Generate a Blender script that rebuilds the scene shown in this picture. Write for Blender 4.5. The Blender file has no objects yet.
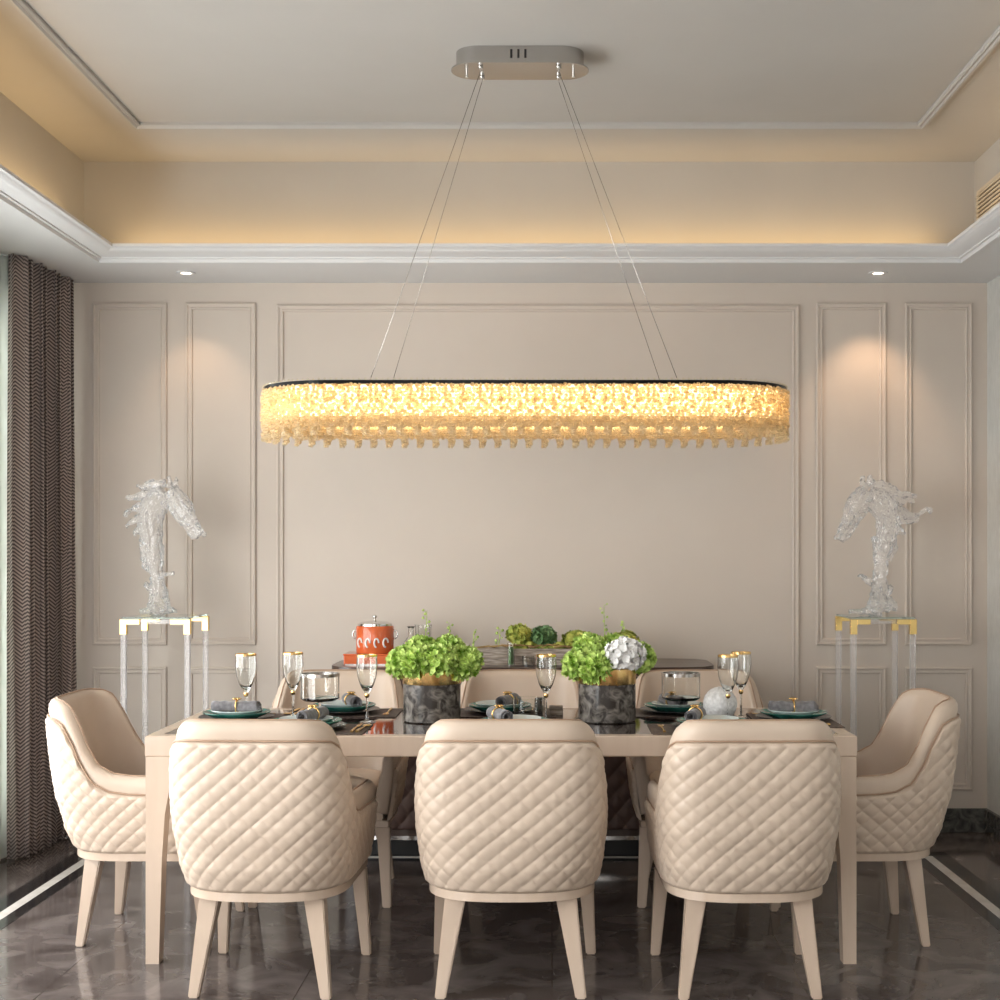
import bpy, bmesh, math, random
from mathutils import Vector, Matrix
R = random.Random(7)
C = bpy.context.scene.collection
sc = bpy.context.scene
PI = math.pi

# ------------------------------------------------------------------ camera, light, exposure
cd = bpy.data.cameras.new('camera'); cam = bpy.data.objects.new('camera', cd); C.objects.link(cam)
cam.location = (0, 0, 1.37); cam.rotation_euler = (PI/2, 0, 0)
cd.sensor_width = 36; cd.lens = 49.68; cd.shift_x = -0.052; cd.shift_y = 0.056; cd.clip_start = .05
sc.camera = cam
w = bpy.data.worlds.new('world'); sc.world = w; w.use_nodes = True
w.node_tree.nodes['Background'].inputs[0].default_value = (.98, 1, .97, 1)
w.node_tree.nodes['Background'].inputs[1].default_value = 7.0
def area(name, loc, rot, sx, sy, power, col):
    l = bpy.data.lights.new(name, 'AREA'); l.shape = 'RECTANGLE'; l.size = sx; l.size_y = sy; l.energy = power; l.color = col
    o = bpy.data.objects.new(name, l); C.objects.link(o); o.location = loc; o.rotation_euler = rot; return o
area('window_daylight', (-2.40, 3.3, 1.2), (0, -PI/2, 0), 1.9, 5.0, 155, (.97, .98, 1))       # daylight through the left window
area('rear_fill_light', (-.8, -1.2, 1.6), (PI/2, 0, 0), 2.6, 2.0, 48, (1, .985, .965))      # added soft fill behind the viewer, no window in that wall
COVE = (1, .66, .30)
area('cove_light_back', (-.11, 6.48, 2.815), (PI-.6, 0, 0), 3.9, .05, 5.4, COVE)
area('cove_light_left', (-2.15, 4.5, 2.82), (0, PI-.35, 0), .05, 3.6, 7.0, COVE)
area('cove_light_right', (1.94, 4.5, 2.82), (0, PI+.35, 0), .05, 3.6, 3.6, COVE)
sc.view_settings.view_transform = 'Standard'; sc.view_settings.look = 'None'
sc.view_settings.exposure = -0.02; sc.view_settings.gamma = 1; sc.view_settings.use_curve_mapping = False

# ------------------------------------------------------------------ materials
def mat(name, col, rough=.5, metal=0, trans=0, ior=1.45, emit=None, es=0, coat=0, sheen=0, spec=None, sss=0):
    m = bpy.data.materials.new(name); m.use_nodes = True
    b = m.node_tree.nodes['Principled BSDF']; I = b.inputs
    I['Base Color'].default_value = (*col, 1); I['Roughness'].default_value = rough; I['Metallic'].default_value = metal
    I['Transmission Weight'].default_value = trans; I['IOR'].default_value = ior
    if emit: I['Emission Color'].default_value = (*emit, 1); I['Emission Strength'].default_value = es
    if coat: I['Coat Weight'].default_value = coat; I['Coat Roughness'].default_value = .05
    if sheen: I['Sheen Weight'].default_value = sheen
    if spec is not None: I['Specular IOR Level'].default_value = spec
    return m
def nd(m, t, **kw):
    n = m.node_tree.nodes.new(t)
    for k, v in kw.items(): setattr(n, k, v)
    return n
def lk(m, a, b): m.node_tree.links.new(a, b)
def noise_col(m, c1, c2, scale, lo=.35, hi=.65, detail=5, coord='Object', bump=0, dist=0, stretch=None):
    b = m.node_tree.nodes['Principled BSDF']
    tc = nd(m, 'ShaderNodeTexCoord'); n = nd(m, 'ShaderNodeTexNoise'); r = nd(m, 'ShaderNodeValToRGB')
    n.inputs['Scale'].default_value = scale; n.inputs['Detail'].default_value = detail; n.inputs['Distortion'].default_value = dist
    src = tc.outputs[coord]
    if stretch:
        mp = nd(m, 'ShaderNodeMapping'); mp.inputs['Scale'].default_value = stretch; lk(m, src, mp.inputs[0]); src = mp.outputs[0]
    lk(m, src, n.inputs['Vector']); lk(m, n.outputs[0], r.inputs[0]); lk(m, r.outputs[0], b.inputs['Base Color'])
    r.color_ramp.elements[0].position = lo; r.color_ramp.elements[0].color = (*c1, 1)
    r.color_ramp.elements[1].position = hi; r.color_ramp.elements[1].color = (*c2, 1)
    if bump:
        bp = nd(m, 'ShaderNodeBump'); bp.inputs['Strength'].default_value = bump; bp.inputs['Distance'].default_value = .002
        lk(m, n.outputs[0], bp.inputs['Height']); lk(m, bp.outputs[0], b.inputs['Normal'])
    return n, r
M = {}
M['wall'] = mat('greige_wall_paint', (.585, .53, .47), .6); noise_col(M['wall'], (.59, .522, .457), (.61, .54, .473), 3)
M['wallpaper'] = mat('pale_grey_wallpaper', (.6, .6, .57), .7); noise_col(M['wallpaper'], (.58, .58, .55), (.63, .63, .6), 60, bump=.3, stretch=(1, 1, .3))
M['white'] = mat('white_ceiling_paint', (.74, .735, .73), .6); noise_col(M['white'], (.68, .68, .68), (.70, .70, .70), 2)
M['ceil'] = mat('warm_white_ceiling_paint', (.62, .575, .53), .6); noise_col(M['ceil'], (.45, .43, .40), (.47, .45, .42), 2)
M['base'] = mat('dark_green_grey_marble', (.06, .06, .055), .25); noise_col(M['base'], (.025, .026, .024), (.13, .125, .11), 14, .35, .75, 8, dist=1.5)
M['leather'] = mat('cream_leather', (.60, .455, .35), .42); noise_col(M['leather'], (.565, .448, .352), (.59, .472, .374), 9, bump=.12)
M['piping'] = mat('tan_piping', (.40, .265, .18), .45); noise_col(M['piping'], (.38, .25, .17), (.42, .28, .19), 20)
M['lacquer'] = mat('cream_lacquered_wood', (.58, .43, .33), .25, coat=.3); noise_col(M['lacquer'], (.55, .425, .33), (.585, .46, .36), 4, stretch=(6, 6, .6))
M['chrome'] = mat('chrome', (.75, .74, .73), .12, 1); noise_col(M['chrome'], (.72, .71, .70), (.78, .77, .76), 5)
M['satin'] = mat('satin_nickel', (.50, .48, .46), .22, 1); noise_col(M['satin'], (.48, .46, .44), (.52, .5, .48), 3)
M['gold'] = mat('brushed_gold', (.80, .54, .22), .25, 1); noise_col(M['gold'], (.76, .50, .19), (.84, .58, .26), 40, stretch=(1, 1, .1))
M['brass'] = mat('polished_brass', (.83, .60, .24), .22, 1); noise_col(M['brass'], (.80, .57, .22), (.86, .63, .27), 6)
M['glass'] = mat('clear_glass', (.98, .99, .98), 0, 0, 1, 1.45)
M['crystal'] = mat('clear_crystal', (1, 1, 1), .0, 0, .83, 1.5); 
M['bead'] = mat('faceted_crystal_beads', (1, .95, .85), .05, 0, 1, 1.5)
_m = M['bead']; _x = nd(_m, 'ShaderNodeMixShader'); _x.inputs[0].default_value = .6; _t = nd(_m, 'ShaderNodeBsdfTranslucent'); _t.inputs[0].default_value = (.98, .88, .70, 1)
_o = _m.node_tree.nodes['Material Output']; lk(_m, _m.node_tree.nodes['Principled BSDF'].outputs[0], _x.inputs[1]); lk(_m, _t.outputs[0], _x.inputs[2]); lk(_m, _x.outputs[0], _o.inputs[0])
M['darkchrome'] = mat('dark_mirror_metal', (.02, .02, .02), .25, 1); noise_col(M['darkchrome'], (.014, .014, .014), (.022, .022, .022), 5)
M['acrylic'] = mat('frosted_acrylic', (.97, .96, .97), .12, 0, .84, 1.3)
M['topglass'] = mat('green_tinted_glass', (.78, .93, .88), .02, 0, .9, 1.45)
M['led'] = mat('warm_led_diffuser', (.9, .8, .6), .5, emit=(1, .71, .38), es=3.3)
M['bulb'] = mat('downlight_bulb', (.9, .85, .8), .5, emit=(1, .80, .62), es=6)
M['black'] = mat('black_gap', (.012, .012, .012), .4); noise_col(M['black'], (.01, .01, .01), (.016, .016, .016), 9)
M['darktop'] = mat('dark_brown_glass_top', (.03, .018, .014), .06, coat=.5); noise_col(M['darktop'], (.022, .013, .011), (.055, .035, .028), 5, dist=2)
M['brownquilt'] = mat('brown_quilted_leather', (.105, .062, .05), .35); noise_col(M['brownquilt'], (.09, .052, .042), (.12, .072, .058), 8, bump=.1)
M['darkwood'] = mat('dark_walnut', (.07, .042, .032), .3, coat=.3); noise_col(M['darkwood'], (.05, .03, .023), (.10, .062, .045), 4, stretch=(1, 8, 8))
M['marble'] = mat('grey_marble_glaze', (.15, .14, .13), .25); noise_col(M['marble'], (.035, .029, .025), (.27, .24, .21), 22, .40, .74, 10, dist=1.6)
M['orange'] = mat('orange_enamel', (.62, .12, .035), .22, coat=.5); noise_col(M['orange'], (.6, .11, .03), (.66, .135, .04), 5)
M['whiteenamel'] = mat('white_enamel', (.8, .77, .74), .3); noise_col(M['whiteenamel'], (.78, .75, .72), (.82, .79, .76), 6)
M['teal'] = mat('teal_glazed_stoneware', (.03, .17, .13), .18, coat=.4); noise_col(M['teal'], (.02, .13, .10), (.06, .25, .20), 14)
M['pale'] = mat('pale_aqua_porcelain', (.66, .75, .74), .15, coat=.4); noise_col(M['pale'], (.62, .72, .71), (.72, .78, .77), 9)
M['darkplate'] = mat('dark_slate_charger', (.035, .04, .042), .25); noise_col(M['darkplate'], (.025, .03, .032), (.06, .065, .066), 20)
M['mat'] = mat('woven_brown_placemat', (.07, .045, .036), .6); noise_col(M['mat'], (.04, .026, .022), (.13, .09, .07), 90, bump=.5)
M['napkin'] = mat('grey_linen', (.17, .165, .17), .85, sheen=.3); noise_col(M['napkin'], (.13, .125, .13), (.23, .22, .23), 60, bump=.6)
M['petal'] = mat('lime_green_petals', (.32, .50, .06), .5); noise_col(M['petal'], (.17, .33, .02), (.68, .84, .26), 30, .36, .60, 3)
M['moss'] = mat('moss_green_foliage', (.16, .24, .04), .7); noise_col(M['moss'], (.2, .28, .04), (.70, .68, .16), 18, bump=.5)
M['succ'] = mat('blue_green_leaves', (.12, .22, .10), .5); noise_col(M['succ'], (.08, .18, .06), (.20, .32, .14), 20)
M['wpetal'] = mat('white_petals', (.85, .84, .82), .6); noise_col(M['wpetal'], (.80, .79, .76), (.9, .89, .88), 30)
M['wool'] = mat('white_textured_ball', (.74, .73, .72), .8); noise_col(M['wool'], (.6, .59, .58), (.85, .84, .83), 70, bump=1)
M['rustic'] = mat('rustic_grey_wood', (.30, .25, .2), .7); noise_col(M['rustic'], (.18, .14, .11), (.46, .40, .34), 14, stretch=(1, 6, 8), bump=.5)
M['twig'] = mat('brown_twig', (.28, .17, .07), .7); noise_col(M['twig'], (.2, .12, .05), (.4, .27, .1), 30)
M['vent'] = mat('beige_vent', (.6, .52, .40), .5); noise_col(M['vent'], (.58, .5, .38), (.62, .54, .42), 6)
for k in ('stone_black', 'stone_white'):
    pass
M['stone_black'] = mat('black_floor_inlay', (.012, .012, .013), .1); noise_col(M['stone_black'], (.008, .008, .009), (.02, .02, .021), 6)
M['stone_white'] = mat('white_floor_inlay', (.62, .58, .53), .12); noise_col(M['stone_white'], (.58, .54, .49), (.68, .64, .6), 12)

def floor_mat():
    m = mat('polished_brown_marble_tiles', (.1, .085, .08), .1, spec=.5); M['floor'] = m
    b = m.node_tree.nodes['Principled BSDF']
    tc = nd(m, 'ShaderNodeTexCoord')
    n1 = nd(m, 'ShaderNodeTexNoise'); n1.inputs['Scale'].default_value = 4.5; n1.inputs['Detail'].default_value = 9; n1.inputs['Distortion'].default_value = 1.2
    r1 = nd(m, 'ShaderNodeValToRGB'); e = r1.color_ramp.elements
    e[0].position = .3; e[0].color = (.055, .042, .038, 1); e[1].position = .75; e[1].color = (.20, .17, .158, 1)
    n2 = nd(m, 'ShaderNodeTexNoise'); n2.inputs['Scale'].default_value = 1.7; n2.inputs['Detail'].default_value = 6; n2.inputs['Distortion'].default_value = 1.2
    s = nd(m, 'ShaderNodeMath', operation='SUBTRACT'); s.inputs[1].default_value = .5
    a = nd(m, 'ShaderNodeMath', operation='ABSOLUTE')
    r2 = nd(m, 'ShaderNodeValToRGB'); r2.color_ramp.elements[0].position = 0; r2.color_ramp.elements[0].color = (.16, .16, .16, 1)
    r2.color_ramp.elements[1].position = .012; r2.color_ramp.elements[1].color = (0, 0, 0, 1)
    mx = nd(m, 'ShaderNodeMix', data_type='RGBA'); mx.inputs[7].default_value = (.26, .22, .20, 1)
    br = nd(m, 'ShaderNodeTexBrick'); br.offset = 0; br.inputs['Scale'].default_value = 1
    br.inputs['Brick Width'].default_value = .8; br.inputs['Row Height'].default_value = .8; br.inputs['Mortar Size'].default_value = .0022
    br.inputs['Color1'].default_value = (1, 1, 1, 1); br.inputs['Color2'].default_value = (.86, .86, .86, 1); br.inputs['Mortar'].default_value = (.35, .33, .32, 1)
    mu = nd(m, 'ShaderNodeMix', data_type='RGBA', blend_type='MULTIPLY'); mu.inputs[0].default_value = 1
    for n in (n1, n2, br): lk(m, tc.outputs['Object'], n.inputs['Vector'])
    lk(m, n1.outputs[0], r1.inputs[0]); lk(m, n2.outputs[0], s.inputs[0]); lk(m, s.outputs[0], a.inputs[0]); lk(m, a.outputs[0], r2.inputs[0])
    lk(m, r2.outputs[0], mx.inputs[0]); lk(m, r1.outputs[0], mx.inputs[6]); lk(m, mx.outputs[2], mu.inputs[6]); lk(m, br.outputs[0], mu.inputs[7])
    lk(m, mu.outputs[2], b.inputs['Base Color'])
floor_mat()
def curtain_mat():
    m = mat('taupe_herringbone_curtain', (.2, .16, .15), .75, sheen=.3); M['curtain'] = m
    b = m.node_tree.nodes['Principled BSDF']
    uv = nd(m, 'ShaderNodeUVMap'); sp = nd(m, 'ShaderNodeSeparateXYZ'); lk(m, uv.outputs[0], sp.inputs[0])
    def mth(op, a, bb=None):
        n = nd(m, 'ShaderNodeMath', operation=op)
        for i, v in enumerate((a, bb)):
            if v is None: continue
            if isinstance(v, (int, float)): n.inputs[i].default_value = v
            else: lk(m, v, n.inputs[i])
        return n.outputs[0]
    tri = mth('PINGPONG', sp.outputs[0], .04)
    t = mth('ADD', sp.outputs[1], mth('MULTIPLY', tri, .8))
    st = mth('SINE', mth('MULTIPLY', t, 2*PI/.017))
    f = mth('ADD', mth('MULTIPLY', st, .5), .5)
    no = nd(m, 'ShaderNodeTexNoise'); no.inputs['Scale'].default_value = 120; lk(m, uv.outputs[0], no.inputs['Vector'])
    r = nd(m, 'ShaderNodeValToRGB'); r.color_ramp.elements[0].color = (.075, .055, .055, 1); r.color_ramp.elements[1].color = (.46, .38, .34, 1)
    r.color_ramp.elements[0].position = .2; r.color_ramp.elements[1].position = .9
    lk(m, mth('ADD', mth('MULTIPLY', f, .8), mth('MULTIPLY', no.outputs[0], .2)), r.inputs[0]); lk(m, r.outputs[0], b.inputs['Base Color'])
    bp = nd(m, 'ShaderNodeBump'); bp.inputs['Distance'].default_value = .002; bp.inputs['Strength'].default_value = .5; lk(m, f, bp.inputs['Height']); lk(m, bp.outputs[0], b.inputs['Normal'])
curtain_mat()
def sheer_mat():
    m = bpy.data.materials.new('white_sheer_voile'); m.use_nodes = True; nt = m.node_tree; nt.nodes.clear()
    o = nd(m, 'ShaderNodeOutputMaterial'); d = nd(m, 'ShaderNodeBsdfDiffuse'); t = nd(m, 'ShaderNodeBsdfTranslucent'); x = nd(m, 'ShaderNodeMixShader')
    d.inputs[0].default_value = (.85, .86, .83, 1); t.inputs[0].default_value = (.9, .92, .88, 1)
    n = nd(m, 'ShaderNodeTexNoise'); n.inputs['Scale'].default_value = 60
    lk(m, n.outputs[0], x.inputs[0]); lk(m, d.outputs[0], x.inputs[1]); lk(m, t.outputs[0], x.inputs[2]); lk(m, x.outputs[0], o.inputs[0]); M['sheer'] = m
sheer_mat()

# ------------------------------------------------------------------ helpers
def link(name, bm, m, parent=None, smooth=False, loc=None):
    bmesh.ops.recalc_face_normals(bm, faces=bm.faces)
    me = bpy.data.meshes.new(name); bm.to_mesh(me); bm.free()
    if smooth:
        for p in me.polygons: p.use_smooth = True
        if smooth != 'all': me.set_sharp_from_angle(angle=math.radians(40 if smooth is True else smooth))
    for x in (m if isinstance(m, list) else [m]): me.materials.append(M[x] if isinstance(x, str) else x)
    o = bpy.data.objects.new(name, me); C.objects.link(o)
    if parent: o.parent = parent
    if loc: o.location = loc
    return o
def tag(o, label, cat, group=None):
    o['label'] = label; o['category'] = cat
    if group: o['group'] = group
    return o
def thing(name, label, cat, loc=(0, 0, 0), rz=0, group=None):
    o = bpy.data.objects.new(name, None); o.empty_display_size = .05; C.objects.link(o); o.location = loc; o.rotation_euler = (0, 0, rz)
    return tag(o, label, cat, group)
def struct(name, bm, m, **k):
    o = link(name, bm, m, **k)
    if not k.get('parent'): o['kind'] = 'structure'
    return o
def copy_tree(o, parent=None):
    c = o.copy(); C.objects.link(c); c.parent = parent
    for ch in o.children: copy_tree(ch, c)
    return c
def put(o, loc, rz, label, group=None):
    o.location = loc; o.rotation_euler = (0, 0, rz); o['label'] = label
    if group: o['group'] = group
    return o
def box(bm, x0, x1, y0, y1, z0, z1, bev=0, seg=2):
    r = bmesh.ops.create_cube(bm, size=1)
    for v in r['verts']: v.co = Vector(((x0+x1)/2+v.co.x*(x1-x0), (y0+y1)/2+v.co.y*(y1-y0), (z0+z1)/2+v.co.z*(z1-z0)))
    if bev:
        es = list({e for v in r['verts'] for e in v.link_edges})
        bmesh.ops.bevel(bm, geom=es, offset=bev, segments=seg, affect='EDGES', profile=.5)
    return bm
def bx(*a, **k): return box(bmesh.new(), *a, **k)
def lathe(prof, n=32, bm=None, mt=0, close=False):
    bm = bm or bmesh.new(); rings = []
    for r, z in prof:
        if r < 1e-5: rings.append([bm.verts.new((0, 0, z))])
        else: rings.append([bm.verts.new((r*math.cos(2*PI*i/n), r*math.sin(2*PI*i/n), z)) for i in range(n)])
    pr = list(zip(rings, rings[1:])) + ([(rings[-1], rings[0])] if close else [])
    for a, b in pr:
        for i in range(n):
            j = (i+1) % n
            if len(a) == 1 and len(b) == 1: continue
            if len(a) == 1: f = bm.faces.new((a[0], b[i], b[j]))
            elif len(b) == 1: f = bm.faces.new((a[i], a[j], b[0]))
            else: f = bm.faces.new((a[i], a[j], b[j], b[i]))
            f.material_index = mt
    return bm
def tube(bm, pts, rad, n=8, close=False):
    pts = [Vector(p) for p in pts]; rr = rad if isinstance(rad, (list, tuple)) else [rad]*len(pts)
    rings = []; up = Vector((0, 0, 1)); prev = None
    for i, p in enumerate(pts):
        if close: d = pts[(i+1) % len(pts)]-pts[i-1]
        else: d = pts[min(i+1, len(pts)-1)]-pts[max(i-1, 0)]
        d.normalize()
        if prev is None:
            a = d.cross(up)
            if a.length < .05: a = d.cross(Vector((1, 0, 0)))
        else: a = prev-d*prev.dot(d)
        a.normalize(); prev = a; b = d.cross(a)
        rings.append([bm.verts.new(p+(a*math.cos(2*PI*k/n)+b*math.sin(2*PI*k/n))*rr[i]) for k in range(n)])
    L = list(zip(rings, rings[1:])) + ([(rings[-1], rings[0])] if close else [])
    for a, b in L:
        for k in range(n): bm.faces.new((a[k], a[(k+1) % n], b[(k+1) % n], b[k]))
    if not close: bm.faces.new(rings[0][::-1]); bm.faces.new(rings[-1])
    return bm
def grid(bm, P, uvs=None, closed_u=False):
    """P: rows of points -> quads; returns vert rows"""
    V = [[bm.verts.new(p) for p in row] for row in P]
    uvl = bm.loops.layers.uv.verify() if uvs else None
    for i in range(len(V)-1):
        m = len(V[i])
        for j in range(m if closed_u else m-1):
            k = (j+1) % m
            f = bm.faces.new((V[i][j], V[i][k], V[i+1][k], V[i+1][j]))
            if uvs:
                for l, (a, b) in zip(f.loops, ((i, j), (i, k), (i+1, k), (i+1, j))): l[uvl].uv = uvs[a][b]
    return V
def rect_sweep(x0, x1, y0, y1, prof, plane='xy', at=0, closed=False, bm=None):
    """profile (off outward from the rect, height) swept round a rectangle with mitred corners"""
    bm = bm or bmesh.new(); rows = []
    for off, h in prof:
        cs = [(x0-off, y0-off), (x1+off, y0-off), (x1+off, y1+off), (x0-off, y1+off)]
        rows.append([Vector((a, b, h)) if plane == 'xy' else Vector((a, at-h, b)) for a, b in cs])
    if closed: rows.append(rows[0])
    grid(bm, rows, closed_u=True); bmesh.ops.remove_doubles(bm, verts=bm.verts, dist=1e-6)
    return bm
def stadium(L, r, n=24, step=None):
    """closed path: straight half-length L along x, end radius r; with step -> equally spaced"""
    if step is None:
        a = [(L+r*math.cos(t), r*math.sin(t)) for t in [-PI/2+PI*i/n for i in range(n+1)]]
        b = [(-L+r*math.cos(t), r*math.sin(t)) for t in [PI/2+PI*i/n for i in range(n+1)]]
        return a+b
    per = 4*L+2*PI*r; N = round(per/step); out = []
    for i in range(N):
        s = per*i/N
        if s < 2*L: out.append((-L+s, -r, 0, -1))
        elif s < 2*L+PI*r:
            t = -PI/2+(s-2*L)/r; out.append((L+r*math.cos(t), r*math.sin(t), math.cos(t), math.sin(t)))
        elif s < 4*L+PI*r: out.append((L-(s-2*L-PI*r), r, 0, 1))
        else:
            t = PI/2+(s-4*L-PI*r)/r; out.append((-L+r*math.cos(t), r*math.sin(t), math.cos(t), math.sin(t)))
    return out
def prism(path, z0, z1, bm=None, bev=0):
    bm = bm or bmesh.new()
    lo = [bm.verts.new((x, y, z0)) for x, y in path]; hi = [bm.verts.new((x, y, z1)) for x, y in path]
    n = len(path); fs = [bm.faces.new(lo[::-1]), bm.faces.new(hi)]
    for i in range(n): bm.faces.new((lo[i], lo[(i+1) % n], hi[(i+1) % n], hi[i]))
    if bev:
        es = [e for f in fs for e in f.edges]; bmesh.ops.bevel(bm, geom=es, offset=bev, segments=2, affect='EDGES')
    return bm
def interp(tab, x):
    if x <= tab[0][0]: return tab[0][1]
    for (a, p), (b, q) in zip(tab, tab[1:]):
        if x <= b:
            t = (x-a)/(b-a); return p+(q-p)*(t*t*(3-2*t)*.5+t*.5)
    return tab[-1][1]

# ------------------------------------------------------------------ room
XL, XR, YB, YF, ZS, ZC = -2.62, 2.16, 6.85, -1.5, 2.725, 3.255
struct('floor', bx(XL-.3, XR+.2, YF-.2, YB+.2, -.1, 0), 'floor')
struct('wall_back', bx(XL-.2, XR+.2, YB, YB+.15, 0, ZC+.1), 'wall')
struct('wall_right', bx(XR, XR+.15, YF, YB, 0, ZC+.1), 'wallpaper')
struct('wall_front', bx(XL-.2, XR+.2, YF-.15, YF, 0, ZC+.1), 'wall')
bm = bmesh.new(); box(bm, XL-.15, XL, YF, .6, 0, ZC+.1); box(bm, XL-.15, XL, 6.5, YB, 0, ZC+.1); box(bm, XL-.15, XL, .6, 6.5, 2.6, ZC+.1); box(bm, XL-.15, XL, .6, 6.5, 0, .1)
struct('wall_left', bm, 'wall')
wn = bmesh.new()
for y in (.6, 2.05, 3.52, 4.98, 6.44): box(wn, XL-.12, XL-.05, y, y+.06, .1, 2.6)
box(wn, XL-.12, XL-.05, .6, 6.5, .1, .16); box(wn, XL-.12, XL-.05, .6, 6.5, 2.54, 2.6)
win = struct('window_1', wn, 'white'); struct('window_pane', bx(XL-.09, XL-.08, .62, 6.48, .14, 2.56), 'glass', parent=win)
struct('ceiling', bx(XL-.2, XR+.2, YF-.2, YB+.2, ZC, ZC+.12), 'ceil')
# soffit ring round the tray
TY0, TY1 = 2.6, 6.36; TX0, TX1 = -2.09, 1.89
bm = bmesh.new()
for a in ((XL, TX0, YF, YB), (TX1, XR, YF, YB), (TX0, TX1, TY1, YB), (TX0, TX1, YF, TY0)): box(bm, *a, ZS, 2.775)
struct('trim_1', bm, 'white')
# upstand of the tray above the soffit
bm = bmesh.new()
UX0, UX1, UY0, UY1 = -2.24, 2.02, 2.4, 6.6
for a in ((XL, UX0, YF, YB), (UX1, XR, YF, YB), (UX0, UX1, UY1, YB), (UX0, UX1, YF, UY0)): box(bm, *a, 2.775, ZC)
struct('trim_2', bm, 'ceil')
# crown lip around the opening
cp = [(.012, 2.7255), (.012, 2.721), (-.004, 2.721), (-.007, 2.736), (-.018, 2.738), (-.020, 2.744), (-.04, 2.749), (-.06, 2.757), (-.078, 2.767), (-.084, 2.774), (-.090, 2.775), (-.092, 2.777), (-.092, 2.79), (-.07, 2.79), (-.002, 2.782), (-.002, 2.7255)]
struct('trim_3', rect_sweep(TX0, TX1, TY0, TY1, cp, closed=True), 'white', smooth=True)
# thin moulding on the tray ceiling
tp = [(0, ZC), (0, ZC-.012), (.008, ZC-.018), (.016, ZC-.012), (.024, ZC-.02), (.036, ZC-.02), (.042, ZC-.01), (.042, ZC)]
struct('trim_4', rect_sweep(-1.79, 1.59, 2.9, 6.0, tp), 'ceil')
# wall panel mouldings
def X(px): return (px-552)/201.5
def Z(py): return 1.37-(py-556)/201.5
mp = [(0, 0), (0, .010), (-.004, .014), (-.010, .014), (-.013, .008), (-.022, .007), (-.026, .011), (-.032, .009), (-.034, 0)]
fr = [(93, 167, 303, 645), (186, 256, 303, 645), (277, 799, 305, 790), (816, 886, 303, 645), (905, 972, 303, 645),
      (93, 167, 667, 790), (186, 256, 667, 790), (816, 886, 667, 790), (905, 972, 667, 790)]
for i, (a, b, c, d) in enumerate(fr):
    struct('trim_%d' % (i+5), rect_sweep(X(a), X(b), Z(d), Z(c), mp, plane='xz', at=YB), 'wall')
def bb(x0, x1, y0, y1): return bx(x0, x1, y0, y1, 0, .119, bev=.004)
struct('baseboard_back', bb(XL, XR, YB-.02, YB), 'base')
struct('baseboard_right', bb(XR-.02, XR, YF, YB-.02), 'base')
# inlaid border of the floor
wx0, wx1, wy0, wy1 = -2.075, 1.69, .5, 6.25
for i, (o0, o1, m) in enumerate(((.045, .125, 'stone_black'), (0, .045, 'stone_white'), (-.055, 0, 'stone_black'))):
    struct('trim_%d' % (i+14), rect_sweep(wx0, wx1, wy0, wy1, [(o0, -.002), (o0, .0012), (o1, .0012), (o1, -.002)]), m)
# downlights
for i, (x, lab) in enumerate(((-1.75, 'small round recessed downlight in ceiling border above the left crystal horse head'), (1.56, 'small round recessed downlight in ceiling border above the right crystal horse head'))):
    t = thing('downlight', lab, 'ceiling light', (x, 6.6, ZS), 0, 'recessed downlights')
    link('trim_ring', lathe([(.026, -.004), (.042, -.005), (.045, -.002), (.045, .0), (.026, 0)], 24, close=True), 'white', t, True)
    link('bulb', lathe([(0, -.002), (.026, -.002), (.026, -.0005), (0, -.0005)], 20), 'bulb', t)
    l = bpy.data.lights.new('downlight_lamp', 'SPOT'); l.energy = 15 if i else 7; l.color = (1, .66, .42); l.spot_size = math.radians(80); l.spot_blend = .7; l.shadow_soft_size = .02
    o = bpy.data.objects.new('downlight_lamp', l); C.objects.link(o); o.location = (x, 6.6, ZS-.02); o.rotation_euler = (math.radians(8), 0, 0)
# air vent on the right tray wall
t = thing('air_vent', 'long slatted beige air vent high on the right side of the ceiling tray', 'air vent', (UX1, 5.9, 2.96))
link('frame', rect_sweep(-.62, .62, .005, .12, [(0, 0), (0, .01), (.015, .01), (.015, 0)], plane='xz', at=0), 'vent', t).rotation_euler = (0, 0, -PI/2)
link('backing', bx(-.004, -.0005, -.62, .62, .005, .12), 'black', t)
for k in range(6):
    link('slat', bx(-.012, -.001, -.62, .62, .012+k*.019, .021+k*.019), 'vent', t)

# curtain and sheer
def cloth(name, p0, p1, folds, amp, z0, z1, m, label, n=260, rows=30, flare=0, th=.0):
    bm = bmesh.new(); P = []; U = []
    d = Vector(p1)-Vector(p0); L = d.length; d.normalize(); nn = Vector((-d.y, d.x))
    rr = random.Random(3); ph = [rr.uniform(-.5, .5) for _ in range(folds+2)]
    for i in range(rows+1):
        v = i/rows; z = z0+(z1-z0)*v; row = []; ur = []; s = 0; last = None
        for j in range(n+1):
            u = j/n; k = u*folds; f = int(min(k, folds-1)); pj = ph[f]*(1-(k-f))+ph[f+1]*(k-f)
            a = amp*(1+.25*math.sin(3.1*f+2*v))*(1-.25*v+flare*(1-v)*.3)
            s1 = math.sin(2*PI*k+pj+.35*math.sin(2.3*v+f)); s1 = math.copysign(abs(s1)**.75, s1)
            q = Vector(p0)+d*(u*L+.012*math.sin(4*PI*k))+nn*(a*s1)
            p = Vector((q.x, q.y, z)); row.append(p)
            if last: s += (Vector((p.x, p.y))-Vector((last.x, last.y))).length
            last = p; ur.append((s, z))
        P.append(row); U.append(ur)
    grid(bm, P, U)
    o = link(name, bm, m, smooth='all'); md = o.modifiers.new('s', 'SOLIDIFY'); md.thickness = .003
    return tag(o, label, 'curtain')
cloth('curtain', (-2.405, 6.17), (-2.37, 6.79), 8, .038, .012, ZS-.002, 'curtain', 'brown herringbone drape hanging in deep folds at the left of the back wall', flare=.3)
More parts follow.
